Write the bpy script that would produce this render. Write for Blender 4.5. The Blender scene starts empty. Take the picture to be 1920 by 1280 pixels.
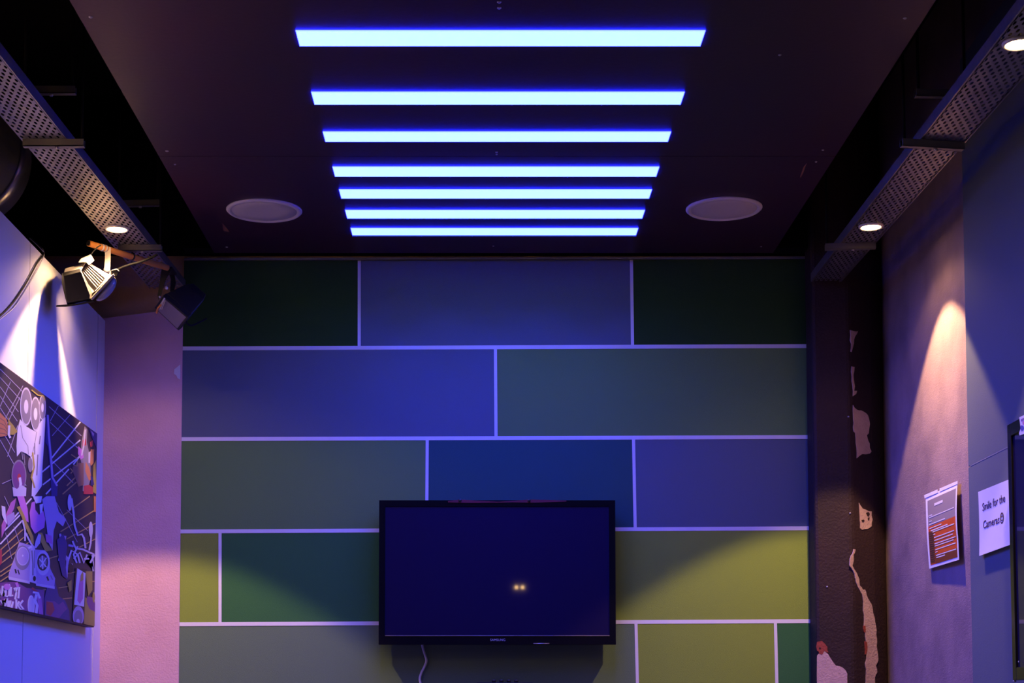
import bpy, bmesh, math, random
from mathutils import Vector, Matrix
random.seed(7)
S = bpy.context.scene
COL = S.collection
PI = math.pi

# ------------------------------------------------------------------ camera
W, H = 1920, 1280
F, CX, PITCH = 3100.0, 895.0, math.radians(4.0)
CY = 1335.0 - F * math.tan(PITCH)
CAM = Vector((0, 0, 1.15))
FWD = Vector((0, math.cos(PITCH), math.sin(PITCH)))
UPV = Vector((0, -math.sin(PITCH), math.cos(PITCH)))

cd = bpy.data.cameras.new('camera')
cam = bpy.data.objects.new('camera', cd)
COL.objects.link(cam)
cam.location = CAM
cam.rotation_euler = (PI / 2 + PITCH, 0, 0)
cd.sensor_fit = 'HORIZONTAL'
cd.sensor_width = 36.0
cd.lens = 36.0 * F / W
cd.shift_x = (W / 2 - CX) / W
cd.shift_y = (CY - H / 2) / W
cd.clip_start = 0.05
S.camera = cam

def ray(px, py):
    return Vector((1, 0, 0)) * ((px - CX) / F) + UPV * (-(py - CY) / F) + FWD
def onplane(px, py, p, n):
    d = ray(px, py); p = Vector(p); n = Vector(n)
    return CAM + d * ((p - CAM).dot(n) / d.dot(n))
def onY(px, py, Y): return onplane(px, py, (0, Y, 0), (0, 1, 0))
def onX(px, py, X): return onplane(px, py, (X, 0, 0), (1, 0, 0))
def onZ(px, py, Z): return onplane(px, py, (0, 0, Z), (0, 0, 1))

# ------------------------------------------------------------------ materials
def mat(name, col, rough=0.6, metal=0.0, spec=0.5, bump=None, vary=None, emit=None, estr=0.0, coat=0.0):
    m = bpy.data.materials.new(name); m.use_nodes = True
    nt = m.node_tree; b = nt.nodes['Principled BSDF']
    b.inputs['Base Color'].default_value = (*col, 1)
    b.inputs['Roughness'].default_value = rough
    b.inputs['Metallic'].default_value = metal
    b.inputs['Specular IOR Level'].default_value = spec
    b.inputs['Coat Weight'].default_value = coat
    if emit:
        b.inputs['Emission Color'].default_value = (*emit, 1)
        b.inputs['Emission Strength'].default_value = estr
    tc = None
    if bump or vary:
        tc = nt.nodes.new('ShaderNodeTexCoord')
    if bump:
        last = None
        for (sc, st) in bump:
            n = nt.nodes.new('ShaderNodeTexNoise'); n.inputs['Scale'].default_value = sc
            n.inputs['Detail'].default_value = 4
            nt.links.new(tc.outputs['Object'], n.inputs['Vector'])
            bp = nt.nodes.new('ShaderNodeBump'); bp.inputs['Strength'].default_value = st
            bp.inputs['Distance'].default_value = 0.01
            nt.links.new(n.outputs['Fac'], bp.inputs['Height'])
            if last: nt.links.new(last.outputs['Normal'], bp.inputs['Normal'])
            last = bp
        nt.links.new(last.outputs['Normal'], b.inputs['Normal'])
    if vary:
        sc, col2, lo, hi = vary
        n = nt.nodes.new('ShaderNodeTexNoise'); n.inputs['Scale'].default_value = sc
        n.inputs['Detail'].default_value = 6
        nt.links.new(tc.outputs['Object'], n.inputs['Vector'])
        r = nt.nodes.new('ShaderNodeValToRGB')
        r.color_ramp.elements[0].position = lo; r.color_ramp.elements[0].color = (*col, 1)
        r.color_ramp.elements[1].position = hi; r.color_ramp.elements[1].color = (*col2, 1)
        nt.links.new(n.outputs['Fac'], r.inputs['Fac'])
        nt.links.new(r.outputs['Color'], b.inputs['Base Color'])
    return m

FAB = [(420, 0.25), (14, 0.05)]
def fabric(n, c): return mat(n, c, 0.95, 0, 0.08, bump=FAB)
M = dict(
    void=mat('black_paint', (0.006, 0.006, 0.007), 0.9, spec=0.1),
    floor=mat('dark_floor', (0.045, 0.035, 0.035), 0.6, vary=(3, (0.06, 0.05, 0.05), .4, .6)),
    board=mat('dark_film_ply', (0.031, 0.010, 0.034), 0.45, spec=0.25, bump=[(60, 0.04)], vary=(2.2, (0.040, 0.011, 0.029), .3, .7)),
    white=mat('white_partition', (0.74, 0.72, 0.72), 0.75, spec=0.2, bump=[(300, 0.05)]),
    trimw=mat('white_strip', (0.80, 0.78, 0.78), 0.5, spec=0.3),
    seam=mat('dark_gap', (0.02, 0.012, 0.02), 0.9),
    retbd=mat('grey_render', (0.74, 0.45, 0.50), 0.9, spec=0.15, bump=[(160, 0.25)], vary=(6, (0.68, 0.40, 0.44), .35, .7)),
    bare=mat('bare_brown_wall', (0.62, 0.38, 0.17), 0.9, spec=0.1, bump=[(90, 0.2)]),
    plaster=mat('rough_plaster', (0.32, 0.22, 0.22), 0.8, spec=0.3, bump=[(210, 0.22), (9, 0.35)], vary=(5, (0.22, 0.15, 0.16), .4, .7)),
    pillar=mat('maroon_paint', (0.036, 0.018, 0.018), 0.65, spec=0.25, bump=[(120, 0.3), (12, 0.3)], vary=(4, (0.026, 0.015, 0.015), .4, .65)),
    cream=mat('exposed_plaster', (0.56, 0.38, 0.35), 0.9, spec=0.1, bump=[(140, 0.3)], vary=(30, (0.48, 0.32, 0.30), .4, .75)),
    redp=mat('red_undercoat', (0.30, 0.05, 0.03), 0.8, bump=[(140, 0.3)]),
    panelR=mat('blue_grey_board', (0.13, 0.155, 0.17), 0.8, spec=0.2, bump=[(260, 0.08)]),
    g_dark=fabric('fabric_dark_green', (0.030, 0.075, 0.020)),
    g_mid=fabric('fabric_mid_green', (0.050, 0.165, 0.055)),
    g_grey=fabric('fabric_blue_grey', (0.125, 0.160, 0.205)),
    g_grey2=fabric('fabric_green_grey', (0.140, 0.215, 0.130)),
    g_olive=fabric('fabric_olive', (0.140, 0.255, 0.085)),
    g_lime=fabric('fabric_lime', (0.255, 0.355, 0.055)),
    g_teal=fabric('fabric_teal', (0.040, 0.110, 0.110)),
    galv=mat('galvanised_steel', (0.27, 0.255, 0.27), 0.42, 0.75, bump=[(40, 0.15)], vary=(14, (0.20, 0.19, 0.20), .35, .7)),
    strut=mat('dull_steel', (0.20, 0.19, 0.17), 0.5, 0.6),
    grille=mat('white_grille', (0.56, 0.52, 0.52), 0.7, spec=0.2, bump=[(700, 0.3)]),
    rim=mat('white_plastic', (0.66, 0.62, 0.62), 0.5),
    led=mat('led_diffuser', (0.8, 0.8, 0.8), 0.4, emit=(0.50, 0.90, 1.0), estr=1.12),
    ledrim=mat('led_acrylic_edge', (0.1, 0.1, 0.4), 0.4, emit=(0.008, 0.012, 1.0), estr=55.0),
    bulb=mat('warm_lens', (0.9, 0.8, 0.6), 0.3, emit=(1.0, 0.58, 0.22), estr=60.0),
    tvb=mat('gloss_black', (0.006, 0.006, 0.008), 0.18, spec=0.5),
    tvs=mat('tv_glass', (0.010, 0.006, 0.040), 0.6, spec=0.1, coat=0.8),
    black=mat('black_plastic', (0.012, 0.012, 0.013), 0.45),
    blackm=mat('black_enamel', (0.011, 0.010, 0.011), 0.5, spec=0.3),
    alu=mat('cast_aluminium', (0.42, 0.38, 0.35), 0.4, 0.5),
    aludark=mat('dark_aluminium', (0.13, 0.12, 0.13), 0.5, 0.3),  # housing coloured dark so the gaps between its fins read dark
    zinc=mat('zinc_strap', (0.78, 0.74, 0.70), 0.45, 0.3),
    glass=mat('lamp_glass', (0.30, 0.30, 0.34), 0.12, spec=0.8, coat=0.6),
    glassv=mat('frosted_lamp_glass', (0.17, 0.14, 0.20), 0.3, spec=0.6),
    wood=mat('orange_wood', (0.75, 0.30, 0.06), 0.5, vary=(18, (0.62, 0.22, 0.04), .35, .7)),
    duct=mat('duct_metal', (0.30, 0.30, 0.31), 0.3, 0.9),
    paper=mat('white_paper', (0.82, 0.80, 0.80), 0.7, spec=0.2),
    ink=mat('black_ink', (0.06, 0.015, 0.05), 0.6),
    logo=mat('silver_print', (0.55, 0.55, 0.58), 0.4),
    cablew=mat('white_cable', (0.62, 0.62, 0.64), 0.5),
    cableb=mat('black_cable', (0.008, 0.008, 0.009), 0.7, spec=0.15),
    screwm=mat('screw_steel', (0.5, 0.48, 0.46), 0.35, 0.8),
    scuff=mat('bare_wood_scuff', (0.22, 0.09, 0.06), 0.8),
    p_grey=mat('print_grey', (0.30, 0.25, 0.25), 0.5),
    p_orange=mat('print_orange', (0.62, 0.095, 0.015), 0.45),
    p_brown=mat('print_brown', (0.20, 0.045, 0.015), 0.45),
    p_line=mat('print_white', (0.78, 0.74, 0.74), 0.5),
    p_dark=mat('print_dark', (0.05, 0.03, 0.03), 0.5),
    redsheen=mat('dark_red_sheen', (0.16, 0.015, 0.03), 0.5),
    joint_dim=mat('joint_and_dim_trim', (.22, .23, .26), .7),
    wire=mat('brown_wire', (0.10, 0.06, 0.05), 0.5),
)

# ------------------------------------------------------------------ mesh helpers
ORG = {}
def mesh_obj(name, bm, mats, parent=None, loc=None, smooth=False, bevel=0.0):
    """bm is in world coordinates; the object's origin goes to loc (or its parent's)."""
    if parent is not None:
        o0 = ORG[parent.name]
    else:
        if loc is None:
            xs = [v.co for v in bm.verts]
            mn = Vector([min(c[i] for c in xs) for i in range(3)]); mx = Vector([max(c[i] for c in xs) for i in range(3)])
            loc = Vector(((mn.x + mx.x) / 2, (mn.y + mx.y) / 2, mn.z))
        o0 = Vector(loc)
    bmesh.ops.translate(bm, verts=bm.verts, vec=-o0)
    bmesh.ops.recalc_face_normals(bm, faces=bm.faces)
    me = bpy.data.meshes.new(name); bm.to_mesh(me); bm.free()
    for m in (mats if isinstance(mats, (list, tuple)) else [mats]):
        me.materials.append(m)
    if smooth:
        for p in me.polygons: p.use_smooth = True
    o = bpy.data.objects.new(name, me); COL.objects.link(o)
    if parent is not None:
        o.parent = parent
    else:
        o.location = o0
    ORG[o.name] = o0
    if bevel:
        b = o.modifiers.new('bevel', 'BEVEL'); b.width = bevel; b.segments = 2; b.limit_method = 'ANGLE'
    return o
def thing(name, loc, label, cat, group=None):
    o = bpy.data.objects.new(name, None); COL.objects.link(o); o.location = loc
    o.empty_display_size = 0.05
    ORG[o.name] = Vector(loc)
    return tag(o, label, cat, group)
def tag(o, label, cat, group=None):
    o['label'] = label; o['category'] = cat
    if group: o['group'] = group
    return o
def struct(name, bm, mats, parent=None, bevel=0.0, label=None):
    o = mesh_obj(name, bm, mats, parent, bevel=bevel)
    o['kind'] = 'structure'
    if label: o['label'] = label
    return o
def B(): return bmesh.new()
def box(bm, a, b, mi=0):
    a, b = Vector(a), Vector(b)
    x0, x1 = sorted((a.x, b.x)); y0, y1 = sorted((a.y, b.y)); z0, z1 = sorted((a.z, b.z))
    v = [bm.verts.new(c) for c in ((x0,y0,z0),(x1,y0,z0),(x1,y1,z0),(x0,y1,z0),(x0,y0,z1),(x1,y0,z1),(x1,y1,z1),(x0,y1,z1))]
    for f in ((0,3,2,1),(4,5,6,7),(0,1,5,4),(1,2,6,5),(2,3,7,6),(3,0,4,7)):
        bm.faces.new([v[i] for i in f]).material_index = mi
    return bm
def prism(bm, pts, vec, mi=0):
    """a solid: outline pts (world) swept along vec"""
    pts = [Vector(p) for p in pts]; vec = Vector(vec)
    a = [bm.verts.new(p) for p in pts]; b = [bm.verts.new(p + vec) for p in pts]
    bm.faces.new(a).material_index = mi
    bm.faces.new(list(reversed(b))).material_index = mi
    n = len(a)
    for i in range(n):
        bm.faces.new((a[i], b[i], b[(i + 1) % n], a[(i + 1) % n])).material_index = mi
    return bm
def loft(bm, A, Bp, mi=0):
    a = [bm.verts.new(Vector(p)) for p in A]; b = [bm.verts.new(Vector(p)) for p in Bp]
    bm.faces.new(a).material_index = mi; bm.faces.new(list(reversed(b))).material_index = mi
    n = len(a)
    for i in range(n):
        bm.faces.new((a[i], b[i], b[(i + 1) % n], a[(i + 1) % n])).material_index = mi
    return bm
def tube(bm, pts, r, seg=8, mi=0):
    pts = [Vector(p) for p in pts]; rings = []
    for i, p in enumerate(pts):
        t = (pts[min(i + 1, len(pts) - 1)] - pts[max(i - 1, 0)]).normalized()
        u = t.cross(Vector((0.13, 0.31, 0.94)))
        if u.length < 1e-3: u = t.cross(Vector((1, 0, 0)))
        u.normalize(); w = t.cross(u).normalized()
        rings.append([bm.verts.new(p + u * (r * math.cos(2*PI*k/seg)) + w * (r * math.sin(2*PI*k/seg))) for k in range(seg)])
    for i in range(len(rings) - 1):
        for k in range(seg):
            f = bm.faces.new((rings[i][k], rings[i][(k+1) % seg], rings[i+1][(k+1) % seg], rings[i+1][k])); f.material_index = mi; f.smooth = True
    bm.faces.new(rings[0]).material_index = mi; bm.faces.new(list(reversed(rings[-1]))).material_index = mi
    return bm
def smoothpath(pts, n=6):
    """Catmull-Rom through pts"""
    pts = [Vector(p) for p in pts]; out = []
    P = [pts[0]] + pts + [pts[-1]]
    for i in range(1, len(P) - 2):
        p0, p1, p2, p3 = P[i-1], P[i], P[i+1], P[i+2]
        for k in range(n):
            t = k / n
            out.append(0.5 * ((2*p1) + (p2-p0)*t + (2*p0-5*p1+4*p2-p3)*t*t + (3*p1-p0-3*p2+p3)*t**3))
    out.append(pts[-1]); return out
def lathe(bm, prof, c, axis=(0, 0, 1), seg=40, mi=0, cap=True):
    """prof: (radius, height along axis) from centre c"""
    ax = Vector(axis).normalized(); q = Vector((0, 0, 1)).rotation_difference(ax); c = Vector(c)
    rings = []
    for (r, h) in prof:
        if r < 1e-6: rings.append([bm.verts.new(c + q @ Vector((0, 0, h)))])
        else: rings.append([bm.verts.new(c + q @ Vector((r*math.cos(2*PI*k/seg), r*math.sin(2*PI*k/seg), h))) for k in range(seg)])
    for a, b in zip(rings, rings[1:]):
        for k in range(seg):
            k2 = (k + 1) % seg
            if len(a) == 1 and len(b) == 1: continue
            if len(a) == 1: vs = (a[0], b[k2], b[k])
            elif len(b) == 1: vs = (a[k], a[k2], b[0])
            else: vs = (a[k], a[k2], b[k2], b[k])
            f = bm.faces.new(vs); f.smooth = True; f.material_index = mi
    if cap:
        for rg in (rings[0], rings[-1]):
            if len(rg) > 2: bm.faces.new(rg).material_index = mi
    return bm
def text_bm(txt, size, O, X, Y, N, depth=0.0006, sx=1.0, align='LEFT'):
    cu = bpy.data.curves.new('txt', 'FONT'); cu.body = txt; cu.size = size; cu.extrude = depth / 2
    cu.align_x = align; cu.resolution_u = 3
    o = bpy.data.objects.new('txt', cu); COL.objects.link(o)
    dg = bpy.context.evaluated_depsgraph_get(); dg.update()
    me = bpy.data.meshes.new_from_object(o.evaluated_get(dg))
    bm = B(); bm.from_mesh(me)
    bpy.data.objects.remove(o); bpy.data.curves.remove(cu); bpy.data.meshes.remove(me)
    O, X, Y, N = Vector(O), Vector(X), Vector(Y), Vector(N)
    for v in bm.verts:
        c = v.co.copy(); v.co = O + X * (c.x * sx) + Y * c.y + N * (c.z + depth / 2)
    return bm

# ------------------------------------------------------------------ the room shell
D = 6.30                # main back wall
ZB = CAM.z + 1.750      # underside of the dropped ceiling board
ZV = 3.55               # black slab above it
ZT = CAM.z + 1.62       # underside of the cable trays
XL, XR = -1.435, 1.56
struct('floor', box(B(), (-2.4, -3.2, -0.1), (1.8, 6.5, 0)), M['floor'])
struct('ceiling', box(B(), (-2.4, -3.2, ZV), (1.8, 6.5, ZV + 0.1)), M['void'])
zpt = onY(900, 483, D - 0.015).z
struct('wall_back', box(box(B(), (-2.4, D, 0), (1.8, D + 0.15, zpt + 0.01)), (-2.4, D, zpt + 0.01), (1.8, D + 0.15, ZV), 1), [M['bare'], M['void']])
struct('wall_front', box(B(), (-2.4, -3.2, 0), (1.8, -3.05, ZV)), M['panelR'])
struct('wall_left_outer', box(B(), (-2.4, -3.05, 0), (-2.3, D, ZV)), M['void'])
struct('wall_right', box(B(), (XR, -3.05, 0), (XR + 0.15, D, ZV)), M['plaster'])

# black beam above the panels, between dropped board and back wall
zpt = onY(900, 483, D - 0.015).z
struct('beam_back', box(B(), (-1.13, 6.22, zpt + 0.02), (1.40, D, ZV)), M['void'])

# left partition: white boards with narrow seams, lower than the slab
ztop = onX(100, 500, XL).z
bm = B()
ys = [-3.05, 1.2, 3.2, 5.215, 6.165]
for a, b in zip(ys, ys[1:]):
    box(bm, (XL - 0.05, a + 0.0025, 0), (XL, b - 0.0025, ztop))
box(bm, (XL - 0.07, -3.05, 0), (XL - 0.05, 6.28, ztop - 0.004), 1)
struct('wall_left', bm, [M['white'], M['seam']])
struct('trim_9', box(B(), (XL - 0.05, 6.168, 0), (XL + 0.001, 6.28, ztop)), M['white'])

# return wall at the left of the panels: rendered up to a sloping line, bare above
YR = D - 0.02
bm = prism(B(), [onY(199, 596, YR), onY(343, 578, YR), onY(335, 1280, YR), Vector((onY(335, 1280, YR).x, YR, 0)), Vector((XL - 0.02, YR, 0)), Vector((XL - 0.02, YR, onY(199, 596, YR).z))], (0, 0.02, 0))
struct('wall_back_return', bm, M['retbd'])

# ceiling board in two sheets with a seam
xa, xb = -1.005, 1.130
ym = onZ(930, 293, ZB).y; ye = onZ(930, 474, ZB).y
bars = [(553,1320,566,1313,59,86.5),(585,1281,591,1276,174,196),(607,1256,611,1252,248.5,265.5),(625,1234,629,1230,314,331),(637,1220,641,1217,356.5,372),(648.5,1207,652,1204,395,409.5),(658.5,1195,662,1192,429,441)]
struct('ceiling_board_rear', box(B(), (xa, ym + 0.0015, ZB), (xb, ye, ZB + 0.03)), M['board'])
struct('ceiling_board_front', box(B(), (xa, -2.9, ZB), (xb, ym - 0.0015, ZB + 0.03)), M['board'])
hang = B()
for x in (xa + 0.1, 0.06, xb - 0.1):
    for y in (-2.0, 0.4, 2.8, 4.6, 6.0):
        box(hang, (x - 0.03, y - 0.03, ZB + 0.03), (x + 0.03, y + 0.03, ZV))
struct('ceiling_hangers', hang, M['void'])

# small screws in the board
for k, (px, py, s) in enumerate([(170, 32, 1), (313, 283, 1), (328, 308, .7), (936, 4, 1), (936, 15, 1), (931, 285, .8), (931, 289, .6), (925, 461, .7), (1697, 34, 1), (1462, 103, .8), (1543, 281, .7), (1530, 303, .7), (425, 463, .9), (1427, 462, .6)]):
    p = onZ(px, py, ZB)
    par = bpy.data.objects['ceiling_board_rear' if p.y > ym else 'ceiling_board_front']
    mesh_obj('screw', lathe(B(), [(0, -0.0022), (0.004*s, -0.002), (0.0058*s, 0.0), (0.0058*s, 0.001)], p, seg=10), M['screwm'], par)
for pts in ([(417,418),(428,431),(430,435),(419,433)], [(1513,306),(1507,322),(1502,333),(1500,332),(1506,314)]):
    p0 = onZ(*pts[0], ZB); par = bpy.data.objects['ceiling_board_rear']
    mesh_obj('paint_scuff', prism(B(), [onZ(x, y, ZB - 0.0006) for x, y in pts], (0, 0, 0.001)), M['scuff'], par)

# ------------------------------------------------------------------ light bars
BAR_LABELS = ['first glowing ceiling light bar, largest and farthest from the green wall', 'second glowing ceiling light bar counting toward the green wall',
    'third glowing ceiling light bar counting toward the green wall', 'fourth glowing ceiling light bar, middle one of the seven',
    'third glowing ceiling light bar from the green wall', 'second glowing ceiling light bar from the green wall', 'glowing ceiling light bar closest to the green wall']
PROUD = 0.0035
LED_W, LED_SPREAD, LED_TILT = 8.5, 110.0, 28.0
def frame_z(x0, x1, y0, y1, w, z0, z1):
    """a rectangular ring as one piece"""
    g = B(); o_, i_ = [(x0,y0),(x1,y0),(x1,y1),(x0,y1)], [(x0+w,y0+w),(x1-w,y0+w),(x1-w,y1-w),(x0+w,y1-w)]
    v = [[g.verts.new((x, y, z)) for x, y in L_] for z in (z0, z1) for L_ in (o_, i_)]
    for k in range(4):
        k2 = (k + 1) % 4
        g.faces.new((v[0][k], v[0][k2], v[1][k2], v[1][k])); g.faces.new((v[2][k], v[3][k], v[3][k2], v[2][k2]))
        g.faces.new((v[0][k], v[2][k], v[2][k2], v[0][k2])); g.faces.new((v[1][k], v[1][k2], v[3][k2], v[3][k]))
    return g
for (xl, xr, xl2, xr2, y0, y1), lab in zip(bars, BAR_LABELS):
    a, b, c, d_ = onZ(xl, y0, ZB - PROUD), onZ(xr, y0, ZB - PROUD), onZ(xr2, y1, ZB - PROUD), onZ(xl2, y1, ZB - PROUD)
    X0, X1 = (a.x + d_.x) / 2, (b.x + c.x) / 2
    Y0, Y1 = a.y, c.y
    t = thing('light_bar', ((X0 + X1) / 2, (Y0 + Y1) / 2, ZB), lab, 'light', 'ceiling light bars')
    mesh_obj('diffuser', box(B(), (X0, Y0, ZB - PROUD), (X1, Y1, ZB - 0.0005)), M['led'], t)
    e = 0.0022
    mesh_obj('acrylic_edge', frame_z(X0 - e, X1 + e, Y0 - e, Y1 + e, e, ZB - PROUD + .0004, ZB - .0005), M['ledrim'], t)
    if lab == BAR_LABELS[-1]:
        mesh_obj('added_light_stop', box(B(), (X0 - .004, Y1 + e + .0004, ZB - PROUD - .004), (X1 + .004, Y1 + e + .002, ZB - .0005)), M['black'], t)  # unseen strip, added to keep the edge glow off the top panels
    # LED modules along the bar, alternately canted to either side (a wide, batwing beam across the room)
    for k in range(6):
        ld = bpy.data.lights.new('led_module', 'AREA'); ld.shape = 'RECTANGLE'; ld.size = .05; ld.size_y = Y1 - Y0
        ld.energy = LED_W / 6 * (Y1 - Y0) / .08; ld.color = (0.028, 0.044, 1.0); ld.spread = math.radians(LED_SPREAD)
        lo = bpy.data.objects.new('led_module', ld); COL.objects.link(lo); lo.parent = t
        lo.location = ((X1 - X0) * ((k + .5) / 6 - .5), 0, -PROUD - .017)
        lo.rotation_euler = (0, math.radians(LED_TILT) * (1 if k % 2 else -1), 0)

# ------------------------------------------------------------------ round speakers in the ceiling board
for px, py, lab in ((495.5, 393.5, 'round white ceiling speaker on the floodlight side of the light bars'), (1357.5, 390, 'round white ceiling speaker on the peeling pillar side of the light bars')):
    c = onZ(px, py, ZB); R = 0.132
    t = thing('round_speaker', c, lab, 'speaker', 'ceiling speakers')
    mesh_obj('rim', lathe(B(), [(R*0.86, -0.004), (R*0.885, -0.009), (R*0.96, -0.008), (R, -0.003), (R, 0)], c, seg=64), M['rim'], t)
    mesh_obj('grille', lathe(B(), [(0, -0.0065), (R*0.5, -0.0063), (R*0.86, -0.0045), (R*0.87, -0.001)], c, seg=64), M['grille'], t)

# ------------------------------------------------------------------ cable trays
def tray(label, edge_in, edge_out, y0, y1):
    """edge_in(y), edge_out(y): x of the two lower edges"""
    xm = (edge_in(y0) + edge_out(y0)) / 2
    t = thing('cable_tray', (xm, (y0 + y1) / 2, ZT), label, 'cable tray', 'perforated cable trays')
    bm = B(); nc = 12; pitch = 0.044; hw, hl = 0.36, 0.25
    hole = [(hw, 0), (hw*.8, hl*.7), (0, hl), (-hw*.8, hl*.7), (-hw, 0), (-hw*.8, -hl*.7), (0, -hl), (hw*.8, -hl*.7)]
    rect = [(.5, 0), (.5, .5), (0, .5), (-.5, .5), (-.5, 0), (-.5, -.5), (0, -.5), (.5, -.5)]
    def P(u, y):   # u 0..1 across
        y = min(max(y, y0), y1)
        f = 0.035 + 0.93 * u
        return Vector((edge_in(y) + (edge_out(y) - edge_in(y)) * f, y, ZT))
    ny = int((y1 - y0) / pitch)
    for c in range(nc):
        off = 0.5 if c % 2 else 0.0
        for r in range(-1, ny + 1):
            cy = y0 + (r + 0.5 + off) * pitch
            if cy - pitch/2 < y0 - 1e-6 or cy + pitch/2 > y1 + 1e-6:
                continue
            o_ = [bm.verts.new(P((c + .5 + a) / nc, cy + b * pitch)) for a, b in rect]
            h_ = [bm.verts.new(P((c + .5 + a) / nc, cy + b * pitch)) for a, b in hole]
            for k in range(8):
                bm.faces.new((o_[k], o_[(k+1) % 8], h_[(k+1) % 8], h_[k]))
    bmesh.ops.remove_doubles(bm, verts=bm.verts, dist=1e-5)
    o = mesh_obj('perforated_base', bm, M['galv'], t)
    s = o.modifiers.new('thickness', 'SOLIDIFY'); s.thickness = 0.0012; s.offset = 1
    for e, oth in ((edge_in, edge_out), (edge_out, edge_in)):
        g = B(); th = 0.0015 if oth(y0) > e(y0) else -0.0015
        n = 0.035 * (oth(y0) - e(y0)) * 1.15
        A = [Vector((e(y0), y0, ZT)), Vector((e(y0) + n, y0, ZT)), Vector((e(y0) + n, y0, ZT + .0015)), Vector((e(y0) + th, y0, ZT + .0015)), Vector((e(y0) + th, y0, ZT + .032)), Vector((e(y0), y0, ZT + .032))]
        dx = e(y1) - e(y0)
        loft(g, A, [p + Vector((dx, y1 - y0, 0)) for p in A])
        mesh_obj('side_lip', g, M['galv'], t)
    return t
YTE = 6.14
def lin(pts):
    (p1, q1) = pts; m = (q1.x - p1.x) / (q1.y - p1.y)
    return lambda y: p1.x + m * (y - p1.y)
Lin = lin((onZ(0, 103, ZT), onZ(240, 405, ZT))); Lout = lin((onZ(0, 216, ZT), onZ(202, 450, ZT)))
Rin = lin((onZ(1909, 23, ZT), onZ(1608, 414, ZT))); Rout = lin((onZ(1920, 145, ZT), onZ(1643, 455, ZT)))
tray('perforated steel cable tray above the white partition and floodlights', Lin, Lout, -1.2, YTE + 0.1)
tray('perforated steel cable tray along the rough plaster wall', Rin, Rout, -1.2, YTE)

# strut channels carrying the trays, each on two threaded rods
def strut(name, label, p, q, z, rods=(0.06, 0.94), hgt=0.021, wid=0.021):
    p = Vector((p.x, p.y, z)); q = Vector((q.x, q.y, z)); dv = (q - p); u = dv.normalized(); w = Vector((-u.y, u.x, 0)) * (wid / 2)
    t = thing(name, (p + q) / 2, label, 'bracket', 'struts under the cable trays')
    up = Vector((0, 0, hgt))
    # C profile, open side up
    th = 0.0025
    g = B()
    prism(g, [p - w, p + w, p + w + Vector((0,0,th)), p - w + Vector((0,0,th))], dv)
    for s in (-1, 1):
        a = p + w * s; b = p + w * s * 0.78
        prism(g, [a, b, b + up, a + up], dv)
    mesh_obj('channel', g, M['strut'], t)
    if rods:
        for f in rods:
            c = p + dv * f
            mesh_obj('threaded_rod', tube(B(), [c + Vector((0, 0, 0.003)), Vector((c.x, c.y, ZV))], 0.004, 8), M['void'], t)
    c = p + dv * 0.55
    mesh_obj('bolt', lathe(B(), [(0, -0.005), (0.005, -0.005), (0.006, -0.002), (0.006, 0)], c, seg=6), M['screwm'], t)
    return t
zs = ZT - 0.0225
strut('strut_channel', 'steel strut crossing under the left cable tray above the round duct', onZ(44, 276, zs), onZ(158, 276, zs), zs, (0.96,))
strut('strut_channel', 'steel strut under the left cable tray where the orange pole is tied', onZ(222, 471, zs), onZ(303, 471, zs), zs, (0.96,))
strut('strut_channel', 'steel strut with shiny bolt crossing under the middle of the right cable tray', onZ(1690, 275, zs), onZ(1806, 282, zs), zs, (0.05,))
strut('strut_channel', 'steel strut under the far end of the right cable tray', onZ(1547, 469, zs), onZ(1642, 466, zs), zs, (0.04,))
zu = ZT + 0.10
strut('strut_channel', 'short steel strut above the left cable tray in the dark void', onZ(40, 177, zu), onZ(142, 177, zu), zu)
strut('strut_channel', 'short steel strut above the right cable tray in the dark void', onZ(1716, 182, zu), onZ(1815, 184, zu), zu)
zu2 = ZT + 0.16
strut('strut_channel', 'faint strut above the left cable tray near its downlight', onZ(218, 388, zu2), onZ(300, 386, zu2), zu2)

# ------------------------------------------------------------------ downlights in the trays
SPOT_T = 90.0
def downlight(px=None, py=None, pos=None, label='', tilt=0, watt=128.0, spill=17.0):
    c = onZ(px, py, ZT - 0.004) if pos is None else Vector((pos[0], pos[1], ZT - 0.004))
    t = thing('downlight', c, label, 'light', 'downlights in the cable trays')
    mesh_obj('rim', lathe(B(), [(0.0325, -0.001), (0.034, -0.004), (0.039, -0.003), (0.041, 0.001), (0.041, 0.004), (0.0325, 0.004)], c, seg=40, cap=False), M['zinc'], t)
    mesh_obj('lens', lathe(B(), [(0, -0.003), (0.024, -0.0025), (0.0325, 0.0005), (0.0325, 0.003), (0, 0.003)], c, seg=40), M['bulb'], t)
    mesh_obj('can', lathe(B(), [(0.03, 0.004), (0.03, 0.07), (0, 0.07)], c, seg=24), M['blackm'], t)
    ld = bpy.data.lights.new('downlight_beam', 'SPOT'); ld.energy = watt; ld.color = (1.0, 0.60, 0.30)
    ld.spot_size = math.radians(SPOT_T); ld.spot_blend = 0.14; ld.shadow_soft_size = 0.02
    lo = bpy.data.objects.new('downlight_beam', ld); COL.objects.link(lo); lo.parent = t
    lo.location = (0, 0, -0.008); lo.rotation_euler = (math.radians(tilt), 0, 0)
    ld = bpy.data.lights.new('downlight_spill', 'SPOT'); ld.energy = spill; ld.color = (1.0, 0.60, 0.30)
    ld.spot_size = math.radians(140); ld.spot_blend = 0.35; ld.shadow_soft_size = 0.03
    lo = bpy.data.objects.new('downlight_spill', ld); COL.objects.link(lo); lo.parent = t
    lo.location = (0, 0, -0.008)
    return t
downlight(219, 429, label='glowing warm downlight in the left cable tray above the floodlights', tilt=-4)
downlight(1633, 425, label='glowing warm downlight in the right cable tray, the farther of its two', watt=112.0, spill=5.0)
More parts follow.
